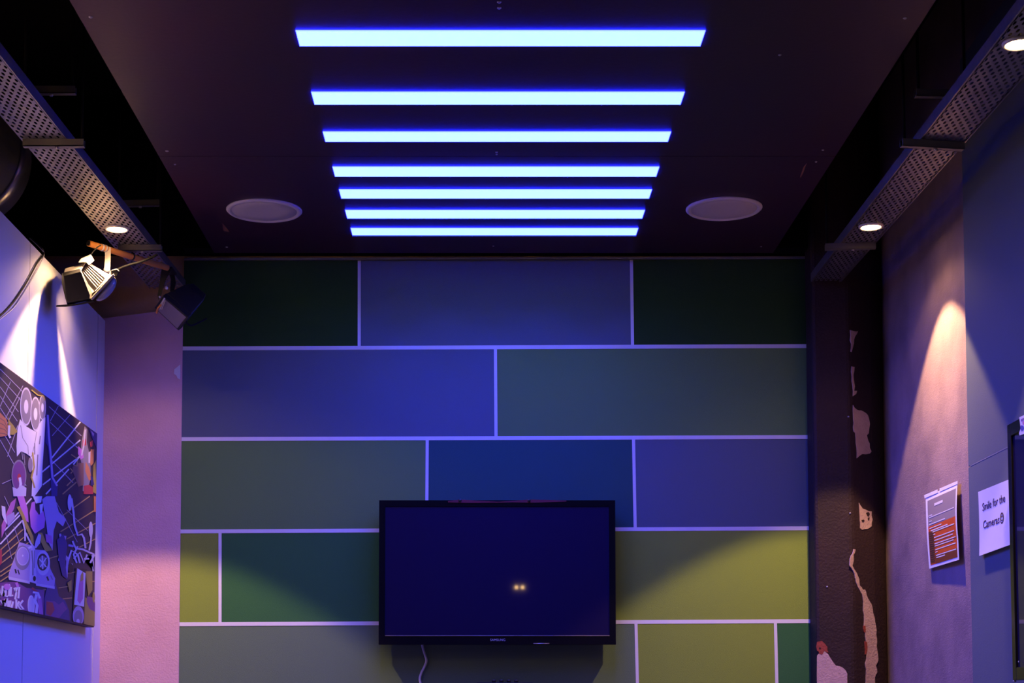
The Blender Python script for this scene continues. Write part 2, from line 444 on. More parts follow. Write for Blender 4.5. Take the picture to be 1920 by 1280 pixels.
downlight(1911, 82, label='glowing warm downlight in the right cable tray, the nearer, cut off by frame', watt=100.0, spill=3.0)
downlight(pos=(-1.245, 4.02), label='warm downlight in the left cable tray over the near end of the canvas')

# ------------------------------------------------------------------ panels on the back wall
YP = D - 0.016
xl_ = lambda y: 345 - 12.0 * (y - 485) / 795
xr_ = lambda y: 1516 + 15.0 * (y - 485) / 795
def hline(yl, yr): return lambda x: yl + (yr - yl) * (x - 338) / (1523 - 338)
T0 = hline(486, 483); T1 = hline(653, 648.5); T2 = hline(823, 819); T3 = hline(996, 990); T4 = hline(1170, 1164); T5 = hline(1345, 1338)
TW = 3.6
struct('wall_back_lining', box(B(), (onY(346, 900, YP).x - 0.002, D - 0.006, 0), (onY(1514, 900, YP).x + 0.012, D, zpt + 0.004)), M['trimw'])
def panel(top, bot, xa, xb, m, label, first=False, last=False):
    """xa, xb: (x at top, x at bottom) of its left and right edges"""
    g = TW * 0.8
    pts = [(xa[0] + (0 if first else g), top(xa[0]) + g), (xb[0] - (0 if last else g), top(xb[0]) + g), (xb[1] - (0 if last else g), bot(xb[1]) - g), (xa[1] + (0 if first else g), bot(xa[1]) - g)]
    o = mesh_obj('acoustic_panel', prism(B(), [onY(x, y, YP) for x, y in pts], (0, 0.0095, 0)), M[m], bevel=0.0015)
    return tag(o, label, 'wall panel', 'fabric panels on the back wall')
L = lambda a, b: (xl_(a), xl_(b)); R = lambda a, b: (xr_(a), xr_(b))
panel(T0, T1, L(485, 652), (673.5, 673.5), 'g_dark', 'dark green fabric wall panel in the top row behind the black floodlight', first=True)
panel(T0, T1, (673.5, 673.5), (1184, 1186), 'g_grey', 'blue-lit grey fabric wall panel in the middle of the top row')
panel(T0, T1, (1184, 1186), R(483, 650), 'g_dark', 'dark green fabric wall panel in the top row beside the peeling pillar', last=True)
panel(T1, T2, L(652, 823), (929, 930), 'g_grey', 'long blue-grey fabric wall panel in the second row from the top', first=True)
panel(T1, T2, (929, 930), R(650, 819), 'g_olive', 'long olive green fabric wall panel in the second row from the top', last=True)
panel(T2, T3, L(823, 996), (801, 800), 'g_olive', 'long olive green fabric wall panel in the third row from the top', first=True)
panel(T2, T3, (801, 800), (1188, 1191), 'g_teal', 'dark teal fabric wall panel just above the television')
panel(T2, T3, (1188, 1191), R(819, 990), 'g_grey', 'blue-grey fabric wall panel in the third row beside the peeling pillar', last=True)
panel(T3, T4, L(996, 1170), (412.5, 412.5), 'g_lime', 'small lime fabric wall panel at the left end of the television row', first=True)
panel(T3, T4, (412.5, 412.5), (930, 930), 'g_mid', 'dark green fabric wall panel running behind the left half of the television')
panel(T3, T4, (930, 930), R(990, 1164), 'g_lime', 'long lime fabric wall panel running behind the right half of the television', last=True)
panel(T4, T5, L(1170, 1340), (1192.5, 1196.5), 'g_grey2', 'wide grey fabric wall panel under the television behind the hanging cable', first=True)
panel(T4, T5, (1192.5, 1196.5), (1454, 1458), 'g_lime', 'lime fabric wall panel in the bottom row, two from the right end')
panel(T4, T5, (1454, 1458), R(1164, 1338), 'g_mid', 'narrow green fabric wall panel in the bottom right corner by the pillar', last=True)
lo = onY(900, 1338, YP).z - 0.01
tag(mesh_obj('acoustic_panel', box(B(), (onY(334, 1280, YP).x, YP, 0.05), (onY(1530, 1280, YP).x, YP + 0.01, lo)), M['g_grey2'], bevel=0.0015), 'grey fabric wall panel reaching the floor below the television', 'wall panel', 'fabric panels on the back wall')

def hstrip(n, Tl, x0, x1):
    pts = [(x0, Tl(x0) - TW), (x1, Tl(x1) - TW), (x1, Tl(x1) + TW), (x0, Tl(x0) + TW)]
    struct(n, prism(B(), [onY(x, y, YP - 0.0015) for x, y in pts], (0, 0.010, 0)), M['trimw'])
def vstrip(n, x0, x1, Ta, Tb):
    y0, y1 = Ta(x0) + TW, Tb(x1) - TW
    pts = [(x0 - TW*.8, y0), (x0 + TW*.8, y0), (x1 + TW*.8, y1), (x1 - TW*.8, y1)]
    struct(n, prism(B(), [onY(x, y, YP - 0.0015) for x, y in pts], (0, 0.010, 0)), M['trimw'])
for i, (Tl, y) in enumerate(((T1, 651), (T2, 821), (T3, 993), (T4, 1167), (T5, 1341))):
    hstrip('trim_%d' % (i + 1), Tl, xl_(y), xr_(y))
struct('trim_6', prism(B(), [onY(x, y, YP) for x, y in ((345, 483.5), (1516, 480.5), (1516, 484.5), (345, 487.5))], (0, 0.010, 0)), M['joint_dim'])  # white strip like the others, coloured grey for the lack of light here
VS = [(673.5, 673.5, T0, T1), (1184, 1186, T0, T1), (929, 930, T1, T2), (801, 800, T2, T3), (1188, 1191, T2, T3), (412.5, 412.5, T3, T4), (930, 930, T3, T4), (1192.5, 1196.5, T4, T5), (1454, 1458, T4, T5)]
for i, (a, b, Ta, Tb) in enumerate(VS):
    vstrip('trim_%d' % (10 + i), a, b, Ta, Tb)

# ------------------------------------------------------------------ peeling pillar between panels and plaster wall
PA, PB, PC, PD, PE = (1.2665, D), (1.2665, 6.17), (1.402, 6.152), (1.497, 6.210), (1.5595, 6.275)
pil = struct('pillar', prism(B(), [Vector((x, y, 0)) for x, y in (PA, PB, PC, PD, PE, (1.5595, D))], (0, 0, ZV)), M['pillar'], bevel=0.012)
nCD = Vector((PD[1] - PC[1], -(PD[0] - PC[0]), 0)).normalized()
nBC = Vector((PC[1] - PB[1], -(PC[0] - PB[0]), 0)).normalized()
def patch(pts, n, base, m, name='bare_patch', th=0.0022):
    p0 = Vector((base[0], base[1], 0)) + n * th
    pts = [onplane(x, y, p0, n) for x, y in pts]
    # ragged outline
    out = []
    for i, p in enumerate(pts):
        q = pts[(i + 1) % len(pts)]
        out.append(p)
        L_ = (q - p).length
        k = min(5, int(L_ / 0.02))
        side = n.cross((q - p).normalized())
        for j in range(1, k + 1):
            out.append(p.lerp(q, j / (k + 1)) + side * random.uniform(-0.003, 0.003))
    return mesh_obj(name, prism(B(), out, -n * (th + 0.001)), m, pil)
c4 = lambda L_: [(1500 + x / 4.265, 560 + y / 4.265) for x, y in L_]
c5 = lambda L_: [(1500 + x / 4.0, 960 + y / 4.0) for x, y in L_]
c6 = lambda L_: [(1500 + x / 3.048, 860 + y / 3.048) for x, y in L_]
patch(c4([(402,250),(465,260),(442,300),(432,355),(414,425),(407,420),(412,360),(402,330)]), nCD, PC, M['cream'])
patch(c4([(414,540),(437,545),(430,640),(440,700),(434,735),(457,735),(450,760),(424,778),(416,660)]), nCD, PC, M['cream'])
patch(c4([(425,850),(455,885),(490,892),(530,915),(550,950),(560,1000),(550,1075),(535,1090),(545,1130),(572,1220),(560,1236),(500,1240),(455,1275),(447,1150),(442,1070),(430,1060),(427,960)]), nCD, PC, M['cream'])
patch(c6([(337,250),(360,285),(410,300),(415,345),(410,385),(385,400),(355,405),(345,395),(343,330)]), nCD, PC, M['cream'])
for bl in ([(378,308),(392,303),(400,315),(392,330),(383,322)], [(352,350),(366,346),(370,356),(358,362)], [(388,336),(398,333),(397,352),(390,350)]):
    patch(c6(bl), nCD, PC, M['pillar'], 'paint_flake', 0.0035)
patch(c5([(405,275),(418,280),(402,320),(402,370),(394,400),(424,450),(444,500),(449,550),(472,580),(490,580),(500,620),(525,670),(545,720),(560,790),(570,850),(578,950),(580,1030),(588,1110),(570,1150),(580,1200),(562,1240),(575,1900),(500,1900),(497,1180),(490,1130),(500,1090),(492,1000),(490,930),(480,850),(475,700),(468,620),(435,560),(415,490),(400,440),(374,400),(376,350),(396,310)]), nCD, PC, M['cream'])
patch(c5([(478,850),(492,852),(494,890),(486,905),(480,895)]), nCD, PC, M['redp'], 'red_flake', 0.0035)
patch(c5([(486,968),(502,970),(506,1000),(500,1060),(490,1066),(488,1000)]), nCD, PC, M['redp'], 'red_flake', 0.0035)
patch(c5([(128,1075),(150,1050),(180,1038),(210,1062),(240,1110),(270,1150),(320,1165),(355,1210),(380,1900),(128,1900)]), nBC, PB, M['cream'])
patch(c5([(128,972),(165,965),(205,1010),(216,1055),(182,1040),(165,1068),(145,1062),(138,1040),(128,1040)]), nBC, PB, M['redp'], 'red_flake', 0.003)
patch(c5([(140,1020),(150,1010),(158,1020),(150,1030)]), nBC, PB, M['pillar'], 'paint_flake', 0.0036)
for (px, py) in ((1591, 781), (1594, 962), (1551, 1100)):
    mesh_obj('screw', lathe(B(), [(0, 0.004), (0.003, 0.003), (0.004, 0)], onplane(px, py, (PB[0], PB[1], 0), nBC), axis=nBC, seg=8), M['screwm'], pil)
# chip beside the panels on the return wall
rb = bpy.data.objects['wall_back_return']
mesh_obj('plaster_chip', prism(B(), [onY(x, y, YR - 0.003) for x, y in ((338,683),(332,688),(327,692),(326,700),(331,704),(333,709),(338,711))], (0, 0.004, 0)), M['trimw'], rb)

# ------------------------------------------------------------------ right side: blue-grey boards standing proud of the plaster
XP = 1.52
ze = onX(1856, 855, XP).z; yE = onX(1812, 700, XP).y
struct('wall_right_boarding', box(box(B(), (XP, -3.0, ze + 0.0015), (XR, yE, 3.2)), (XP, -3.0, 0.0), (XR, yE, ze - 0.0015)), M['panelR'], bevel=0.001)

struct('trim_20', box(B(), (XP - .0006, yE - .42, ze - 0.0015), (XP + .01, yE - .02, ze + 0.0015)), M['joint_dim'])
# orange notice on the plaster: a creased laminated sheet
XN = XR - 0.006
NT = dict(tl=(1738, 931), tr=(1798, 904), br=(1805, 1049), bl=(1745, 1066))
def sheet_pt(q, u, v, X, lift=0.0):
    (ax, ay), (bx, by), (cx, cy), (dx, dy) = q['tl'], q['tr'], q['br'], q['bl']
    x = (ax*(1-u)+bx*u)*(1-v)+(dx*(1-u)+cx*u)*v; y = (ay*(1-u)+by*u)*(1-v)+(dy*(1-u)+cy*u)*v
    return onX(x, y, X - lift)
def sheet(name, q, X, u0, u1, v0, v1, m, parent, lift, wave, th=0.0006, nu=6, nv=14):
    g = B(); fr = []; bk = []
    for j in range(nv + 1):
        for i in range(nu + 1):
            u = u0 + (u1 - u0) * i / nu; v = v0 + (v1 - v0) * j / nv
            p = sheet_pt(q, u, v, X); w = wave(u, v)
            fr.append(g.verts.new(p + Vector((-w - lift - th, 0, 0)))); bk.append(g.verts.new(p + Vector((-w - lift, 0, 0))))
    k = nu + 1
    for j in range(nv):
        for i in range(nu):
            a = j*k+i
            g.faces.new((fr[a], fr[a+1], fr[a+k+1], fr[a+k])); g.faces.new((bk[a], bk[a+k], bk[a+k+1], bk[a+1]))
    for j in range(nv):
        for i in (0, nu):
            a = j*k+i; g.faces.new((fr[a], fr[a+k], bk[a+k], bk[a]))
    for i in range(nu):
        for j in (0, nv):
            a = j*k+i; g.faces.new((fr[a], fr[a+1], bk[a+1], bk[a]))
    return mesh_obj(name, g, m, parent)
wv = lambda u, v: 0.004 + 0.006*math.sin(v*3.0)*(0.4+u) + 0.012*max(0, v-0.75)*u*2
c = sheet_pt(NT, .5, 1, XN)
t = thing('notice', c, 'curling orange and grey printed notice taped to the rough plaster wall', 'notice')
sheet('sheet', NT, XN, 0, 1, 0, 1, M['paper'], t, 0, wv)
pr = sheet('printed_header', NT, XN, .06, .96, .07, .55, M['p_grey'], t, .0007, wv, .0003)
sheet('printed_field', NT, XN, .06, .96, .43, .96, M['p_orange'], t, .0008, wv, .0003)
sheet('printed_field', NT, XN, .06, .24, .50, .94, M['p_brown'], t, .0011, wv, .0003)
sheet('printed_field', NT, XN, .24, .96, .84, .96, M['p_brown'], t, .0011, wv, .0003)
lines = [(.28,.55,.145,.035),(.10,.92,.305,.012),(.08,.2,.28,.012),(.10,.18,.36,.012),(.1,.62,.40,.014),(.10,.5,.455,.012),(.14,.7,.49,.014),(.2,.92,.515,.014),(.22,.28,.555,.012),(.24,.9,.60,.013),(.24,.85,.64,.013),(.24,.93,.685,.013),(.24,.86,.715,.013),(.25,.92,.765,.013),(.25,.32,.80,.012),(.26,.93,.845,.013),(.27,.55,.875,.014)]
for (a, b, v, h) in lines:
    sheet('print_line', NT, XN, a, b, v, v + h, M['p_line'], t, .0014, wv, .0003, 4, 1)
for k in range(14):
    v = .53 + k * .029
    sheet('print_line', NT, XN, .08, .21, v, v + .01, M['p_dark'], t, .0015, wv, .0003, 3, 1)
# tape strip along its top with a tear
sheet('tape', dict(tl=(1736,928), tr=(1799,901), br=(1799,907), bl=(1737,934)), XN, 0, .4, 0, 1, M['paper'], t, .003, lambda u, v: .003, .0003, 3, 1)
sheet('tape', dict(tl=(1736,928), tr=(1799,901), br=(1799,907), bl=(1737,934)), XN, .46, 1, 0, 1, M['paper'], t, .003, lambda u, v: .003, .0003, 3, 1)

# white paper sign
SG = dict(tl=(1835.5, 922), tr=(1897, 897), br=(1900, 1021), bl=(1842, 1042))
XS = XP - 0.001
c = sheet_pt(SG, .5, 1, XS)
wv2 = lambda u, v: 0.002 + 0.007 * v * v
t = thing('paper_sign', c, 'white paper sign with handwritten-style message on the blue-grey wall board', 'sign')
sheet('sheet', SG, XS, 0, 1, 0, 1, M['paper'], t, 0, wv2)
def sign_text(txt, pl, pr_, height, sub='lettering'):
    a = onX(pl[0], pl[1], XS); b = onX(pr_[0], pr_[1], XS)
    g = text_bm(txt, height, (0, 0, 0), (1, 0, 0), (0, 1, 0), (0, 0, 1))
    xs = [v.co.x for v in g.verts]; x0, x1 = min(xs), max(xs)
    for v in g.verts:
        f = (v.co.x - x0) / (x1 - x0); p = a.lerp(b, f)
        vv = (sheet_pt(SG, .5, 0, XS).z - (p.z + v.co.y)) / (sheet_pt(SG, .5, 0, XS).z - sheet_pt(SG, .5, 1, XS).z)
        vv = min(max(vv, 0), 1)
        v.co = Vector((XS - wv2(0, vv) - 0.0009 - v.co.z, p.y, p.z + v.co.y))
    return mesh_obj(sub, g, M['ink'], t)
sign_text('Smile for the', (1844.5, 958), (1887, 940), 0.034)
sign_text('Cameras', (1847, 991), (1877.5, 980), 0.034)
# smiley face
sc_ = onX(1882, 971, XS); g = B(); ang = [2*PI*k/20 for k in range(20)]
def ring(g, cc, r0, r1, a0=0, a1=2*PI, n=22):
    for k in range(n):
        a, b = a0 + (a1-a0)*k/n, a0 + (a1-a0)*(k+1)/n
        q = [(r0, a), (r1, a), (r1, b), (r0, b)]
        prism(g, [cc + Vector((0, -r*math.cos(s), r*math.sin(s))) for r, s in q], (-.0005, 0, 0))
cc = sc_ + Vector((-0.0052, 0, 0))
ring(g, cc, .0125, .0165)
ring(g, cc, .006, .009, PI*1.15, PI*1.85, 8)
for s in (-1, 1): ring(g, cc + Vector((0, s*.0048, .0045)), 0.0002, .0028, n=8)
mesh_obj('smiley_drawing', g, M['ink'], t)

# black screen at the right edge, standing off the boards
XD = XP - 0.055
p_tl = onX(1888, 797, XD); p_bl = onX(1905, 1275, XD)
yfar = (p_tl.y + p_bl.y) / 2; yfar = p_tl.y
zt, zb = p_tl.z, p_bl.z
t = thing('wall_screen', (XD + .02, yfar - .6, zb), 'black wall-mounted screen on the blue-grey boards, cut off by the frame', 'screen')
def frame_bm(y0, y1, z0, z1, x0, x1, wy, wz):
    g = B()
    box(g, (x0, y0, z0), (x1, y0 + wy, z1)); box(g, (x0, y1 - wy, z0), (x1, y1, z1))
    box(g, (x0, y0 + wy, z0), (x1, y1 - wy, z0 + wz)); box(g, (x0, y0 + wy, z1 - wz), (x1, y1 - wy, z1)); return g
mesh_obj('bezel', frame_bm(yfar - 1.22, yfar, zb, zt, XD, XD + .04, .03, .035), M['tvb'], t, bevel=0.002)
mesh_obj('display', box(B(), (XD + .006, yfar - 1.19, zb + .035), (XD + .012, yfar - .03, zt - .035)), M['tvs'], t)
mesh_obj('back_cover', box(B(), (XD + .012, yfar - 1.21, zb + .01), (XD + .04, yfar - .01, zt - .01)), M['black'], t)
mesh_obj('wall_bracket', box(B(), (XD + .04, yfar - .75, zb + .25), (XP, yfar - .45, zt - .25)), M['black'], t)
mesh_obj('indicator', lathe(B(), [(0, .001), (.002, .001), (.0025, 0)], onX(1910, 1240, XD), axis=(-1, 0, 0), seg=10), M['logo'], t)
mesh_obj('corner_clip', lathe(B(), [(0, .006), (.004, .005), (.005, 0)], Vector((XD + .004, yfar - .003, zb - .004)), axis=(0, 0, 1), seg=10), M['logo'], t)
# picture sticker on its top edge
XK = XD - 0.0006
t = tag(mesh_obj('sticker', prism(B(), [onX(x, y, XK) for x, y in ((1911.5, 782), (1916, 780), (1930, 773), (1930, 810), (1912, 816), (1911, 812), (1914, 803))], (-.0006, 0, 0)), M['paper']), 'crumpled white picture sticker on the corner of the black wall screen', 'sticker')
for pts, m in (([(1914,786),(1920,783),(1921,787),(1915,790)], 'a_violet'), ([(1917,790),(1923,788),(1924,795),(1918,796)], 'a_pink'), ([(1914,797),(1919,798),(1921,804),(1916,808),(1913,803)], 'a_blue')):
    if m not in M:
        M[m] = mat(m, {'a_violet': (.30,.18,.42), 'a_pink': (.62,.25,.42), 'a_blue': (.10,.10,.40)}[m], .6)
    mesh_obj('printed_mark', prism(B(), [onX(x, y, XK - .0007) for x, y in pts], (-.0003, 0, 0)), M[m], t)

# ------------------------------------------------------------------ television on the back wall
YTV = D - 0.105
a, b = onY(711, 937.5, YTV), onY(1155, 1208, YTV)
x0, x1, z1, z0 = a.x, b.x, a.z, b.z
sa, sb = onY(722.5, 948.5, YTV), onY(1143, 1190.5, YTV)
t = thing('television', ((x0 + x1) / 2, YTV + .03, z0), 'flat black television mounted on the green panelled wall', 'television')
g = B()
box(g, (x0, YTV, z0), (sa.x, YTV + .045, z1)); box(g, (sb.x, YTV, z0), (x1, YTV + .045, z1))
box(g, (sa.x, YTV, sa.z), (sb.x, YTV + .045, z1)); box(g, (sa.x, YTV, z0), (sb.x, YTV + .045, sb.z))
mesh_obj('bezel', g, M['tvb'], t)
mesh_obj('display', box(B(), (sa.x, YTV + .003, sb.z), (sb.x, YTV + .01, sa.z)), M['tvs'], t)
mesh_obj('back_cover', box(B(), (x0 + .01, YTV + .012, z0 + .01), (x1 - .01, YTV + .06, z1 - .01)), M['black'], t, bevel=.006)
mesh_obj('wall_bracket', box(B(), (x0 + .25, YTV + .06, z0 + .12), (x1 - .25, D - 0.018, z1 - .12)), M['black'], t)
lg = onY(919, 1201.3, YTV)
mesh_obj('logo', text_bm('SAMSUNG', .0125, lg, (1, 0, 0), (0, 0, 1), (0, -1, 0), .0005, sx=1.0), M['logo'], t)
lip = B(); tube(lip, [onY(722, 1191.5, YTV - .001), onY(1143, 1191.5, YTV - .001)], .0012, 6)
mesh_obj('edge_strip', lip, M['p_grey'], t)
sw = onY(1000, 1206, YTV - .002)
mesh_obj('stand_slot', tube(B(), [sw, sw + Vector((.06, 0, 0))], .0016, 8), M['screwm'], t)
# light caught by the set's top edge, painted as a dark red strip
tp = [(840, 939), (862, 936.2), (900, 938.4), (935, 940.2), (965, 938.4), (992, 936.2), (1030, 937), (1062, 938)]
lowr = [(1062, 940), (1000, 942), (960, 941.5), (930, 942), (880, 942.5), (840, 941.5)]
mesh_obj('rim_sheen', prism(B(), [onY(x, y, YTV - .0012) for x, y in tp + lowr], (0, .001, 0)), M['redsheen'], t)
for px in (862.5, 992):
    mesh_obj('fastener', lathe(B(), [(0, .004), (.006, .003), (.007, 0)], onY(px, 938, YTV - .001), axis=(0, -1, 0), seg=12), M['black'], t)

cb = [onY(x, y, D - .029) for x, y in ((790,1200),(793,1215),(797,1228),(799.5,1238),(796,1249),(790,1261),(787,1272),(789,1284),(793,1310))]
end = cb[-1]; cb += [Vector((end.x + .01, end.y, .7)), Vector((end.x - .02, end.y, .35)), Vector((end.x, end.y - .02, .006)), Vector((end.x - .15, end.y - .1, .006))]
tag(mesh_obj('cable', tube(B(), smoothpath(cb, 8), .0046, 8), M['cablew']), 'thin white cable dangling below the television against the wall', 'cable')

# black box with knobs on a wall shelf, only its top in view
YB = 6.13
q0, q1 = onY(893, 1279, YB), onY(1000, 1279, YB)
zt_ = q0.z
t = thing('audio_amplifier', ((q0.x + q1.x) / 2, YB + .07, zt_ - .075), 'flat black equipment box with round knobs below the television', 'electronic box')
mesh_obj('housing', box(B(), (q0.x, YB, zt_ - .07), (q1.x, YB + .14, zt_)), M['blackm'], t, bevel=.004)
for px in (926, 940, 954, 968):
    k = onY(px, 1277, YB + .03); k.z = zt_
    mesh_obj('knob', lathe(B(), [(.008, 0), (.008, .009), (.0065, .011), (0, .011)], k, seg=20), M['black'], t)
for s in (q0.x + .02, q1.x - .02):
    for yy in (YB + .02, YB + .12):
        mesh_obj('foot', lathe(B(), [(.009, 0), (.009, .006)], Vector((s, yy, zt_ - .0755)), seg=14), M['black'], t)
t = thing('wall_shelf', ((q0.x + q1.x) / 2, 6.2, zt_ - .095), 'narrow black wall shelf holding the equipment box below the television', 'shelf')
mesh_obj('shelf_board', box(B(), (q0.x - .08, YB - .02, zt_ - .0955), (q1.x + .08, YP, zt_ - .0755)), M['black'], t, bevel=.002)
for x in (q0.x, q1.x):
    mesh_obj('shelf_bracket', prism(B(), [Vector((x - .01, YP, zt_ - .0955)), Vector((x - .01, YB + .02, zt_ - .0955)), Vector((x - .01, YP, zt_ - .2))], (.02, 0, 0)), M['black'], t)

# ------------------------------------------------------------------ round duct over the partition
xd, zd, rd = -1.70, CAM.z + 1.815, 0.225
ye_ = 5.46
bm = lathe(B(), [(rd, 0), (rd, 1.26)], (xd, ye_ - 1.5, zd), axis=(0, 1, 0), seg=64)
t = thing('air_duct', (xd, ye_ - .7, zd - rd), 'big round dark metal air duct above the white partition', 'duct')
mesh_obj('pipe', bm, M['duct'], t)
mesh_obj('collar', lathe(B(), [(rd, 0), (rd + .008, .004), (rd + .008, .07), (rd + .002, .075), (rd + .002, .13), (rd - .012, .16), (rd - .03, .17)], (xd, ye_ - .24, zd), axis=(0, 1, 0), seg=64), M['duct'], t)
mesh_obj('seam_ring', lathe(B(), [(rd, 0), (rd + .006, .002), (rd + .006, .012), (rd, .014)], (xd, ye_ - .62, zd), axis=(0, 1, 0), seg=64), M['duct'], t)
for yy in (ye_ - 1.3, ye_ - .45):
    mesh_obj('hanger_strap', box(B(), (xd - .012, yy, zd + rd), (xd + .012, yy + .003, ZV)), M['void'], t)

# ------------------------------------------------------------------ orange pole and the two floodlights
rp, rq = onZ(166, 456, CAM.z + 1.583), onZ(314, 502, CAM.z + 1.583)
t = thing('wooden_pole', (rp + rq) / 2, 'orange wooden pole hanging under the left cable tray with two floodlights', 'pole')
mesh_obj('shaft', tube(B(), [rp, rq], .0105, 16), M['wood'], t)
u = (rq - rp).normalized()
mesh_obj('end_socket', tube(B(), [rp - u * .002, rp + u * .004], .0085, 14), M['black'], t)
for f in (.16, .2, .54):
    c = rp + (rq - rp) * f
    mesh_obj('tie', tube(B(), [c - u * .003, c + u * .003], .0125, 14), M['zinc' if f < .5 else 'black'], t)
tk = rp + (rq - rp) * .54
mesh_obj('tie_loop', tube(B(), [tk, Vector((tk.x, tk.y, zs + .002))], .003, 8), M['black'], t)

ZL = lambda L_, Y, dx=0: [onY(100 + x / 6.4, 430 + y / 6.4, Y) for x, y in L_]   # close-up outline -> plane at distance Y
yl = 5.45
ybx = yl - .045
dvl = (onY(175, 520, yl) - CAM).normalized()
t = thing('floodlight', onY(175, 520, yl), 'silver and black finned floodlight on the orange pole by the white partition', 'floodlight', 'floodlights on the pole')
def ZTilt(L_, Y, k, lo, hi):      # faces that lean back toward the top
    return [onY(100 + x / 6.4, 430 + y / 6.4, Y + k * (lo - y) / (lo - hi)) for x, y in L_]
# ballast box: chamfered front
fr = ZL([(120,560),(335,505),(440,780),(430,835),(180,880),(150,850)], ybx - .03)
bk = ZL([(105,520),(325,470),(470,760),(450,850),(165,905),(100,640)], ybx)
bk2 = [p + dvl * .10 for p in bk]
g = loft(B(), fr, bk); loft(g, bk, bk2)
bmesh.ops.remove_doubles(g, verts=g.verts, dist=1e-5)
mesh_obj('ballast_box', g, M['blackm'], t, bevel=.003)
mesh_obj('box_lid', prism(B(), ZTilt([(140,470),(392,398),(330,495),(120,545)], ybx - .012, .075, 545, 398), dvl * .11), M['alu'], t, bevel=.002)
mesh_obj('cover_plate', prism(B(), ZTilt([(295,398),(330,350),(450,297),(492,372),(425,430),(392,392)], ybx + .02, .06, 430, 297), dvl * .07), M['zinc'], t, bevel=.003)
hs = mesh_obj('lamp_housing', loft(B(), ZTilt([(325,492),(440,415),(640,545),(690,560),(500,745),(455,770)], yl - .045, .085, 770, 415), [p for p in ZL([(335,485),(445,405),(650,530),(700,548),(515,735),(465,760)], yl + .05)]), M['aludark'], t, bevel=.003)
for k in range(6):
    f = k / 5.0
    a0 = Vector((352 + 88*f, 505 - 72*f, 0)); a1 = Vector((515 + 100*f, 695 - 115*f, 0))
    w = Vector((6, 5, 0))
    mesh_obj('fin', prism(B(), ZTilt([(a0.x, a0.y), (a0.x + w.x, a0.y - w.y), (a1.x + w.x, a1.y - w.y), (a1.x, a1.y)], yl - .056, .085, 770, 415), dvl * .014), M['alu'], hs)
rim_f = ZL([(722,527),(738,560),(470,850),(440,832)], yl - .065)
mesh_obj('front_rim', prism(B(), rim_f, dvl * .13), M['alu'], t, bevel=.003)
# domed glass beyond the rim
ga, gb = onY(100 + 735/6.4, 430 + 566/6.4, yl), onY(100 + 500/6.4, 430 + 852/6.4, yl)
ctr = (ga + gb) / 2; ax = (gb - ga).normalized(); nrm = Vector((-ax.z, 0, ax.x))
if nrm.z > 0: nrm = -nrm
nrm = (nrm + Vector((0, -.20, 0))).normalized(); dep = dvl; ctr = ctr + dvl * .012
g = B(); rings = []; hl_, hd = (gb - ga).length / 2 * .97, .062
for (s, h) in ((1, 0), (.97, .008), (.86, .017), (.66, .024), (.38, .029), (0.0, .031)):
    if s == 0: rings.append([g.verts.new(ctr + nrm * h)])
    else:
        rr = []
        for k in range(32):
            a_ = 2*PI*k/32; ca, sa_ = math.cos(a_), math.sin(a_)
            e_ = .6
            rr.append(g.verts.new(ctr + nrm*h + ax*(hl_*s*math.copysign(abs(ca)**e_, ca)) + dep*(hd*s*math.copysign(abs(sa_)**e_, sa_))))
        rings.append(rr)
for A_, B_ in zip(rings, rings[1:]):
    for k in range(32):
        k2 = (k+1) % 32
        f = g.faces.new((A_[k], A_[k2], B_[k2], B_[k]) if len(B_) > 1 else (A_[k], A_[k2], B_[0])); f.smooth = True
g.faces.new(rings[0])
mesh_obj('lamp_glass', g, M['glass'], t)
yky = (rp + (rq - rp) * .245).y - .012
yk = mesh_obj('yoke', prism(B(), ZL([(618,205),(690,215),(688,330),(682,470),(690,545),(650,548),(612,470),(620,330)], yky), dvl * .004), M['zinc'], t)
mesh_obj('knob', lathe(B(), [(0, .02), (.009, .018), (.010, .004), (.007, 0)], onY(100 + 648/6.4, 430 + 500/6.4, yky), axis=(0, -1, 0), seg=16), M['zinc'], yk)
mesh_obj('swivel_joint', prism(B(), ZL([(690,490),(760,470),(800,500),(770,560),(735,575),(700,540)], yl - .045), dvl * .04), M['black'], t, bevel=.003)
mesh_obj('lower_flap', prism(B(), ZL([(32,915),(150,905),(300,890),(470,855),(500,868),(300,908),(150,928),(34,930)], ybx - .02), dvl * .12), M['blackm'], t)
mesh_obj('feed_wire', tube(B(), smoothpath(ZL([(455,295),(490,250),(540,205),(575,190)], yl + .02)), .0022, 6), M['cableb'], t)
tag(mesh_obj('cable', tube(B(), smoothpath(ZL([(760,490),(830,455),(930,420),(1030,395),(1150,350),(1250,300)], yl + .10)), .0042, 8), M['cableb']), 'black cable running from the silver floodlight up to the cable tray', 'cable')

# second floodlight: black, seen from the front
yr_ = 5.86
t = thing('floodlight', onY(330, 560, yr_), 'black floodlight with pale lens hanging in front of the dark green panel', 'floodlight', 'floodlights on the pole')
def Q(x, y, Y): return onY(100 + x / 6.4, 430 + y / 6.4, Y)
A_, B_, C_, D_ = Q(1315, 795, yr_), Q(1622, 1058, yr_ + .01), Q(1500, 1215, yr_ + .075), Q(1212, 942, yr_ + .065)
n_ = (B_ - A_).cross(D_ - A_).normalized()
if n_.y > 0: n_ = -n_
cen = (A_ + B_ + C_ + D_) / 4
mesh_obj('front_rim', prism(B(), [A_, B_, C_, D_], -n_ * .02), M['blackm'], t, bevel=.002)
inn = [cen + (p - cen) * s + n_ * .0012 for p, s in zip((A_, B_, C_, D_), (.86, .86, .86, .86))]
lens = mesh_obj('lamp_glass', prism(B(), inn, -n_ * .002), M['glassv'], t)
e1, e2 = (B_ - A_), (D_ - A_)
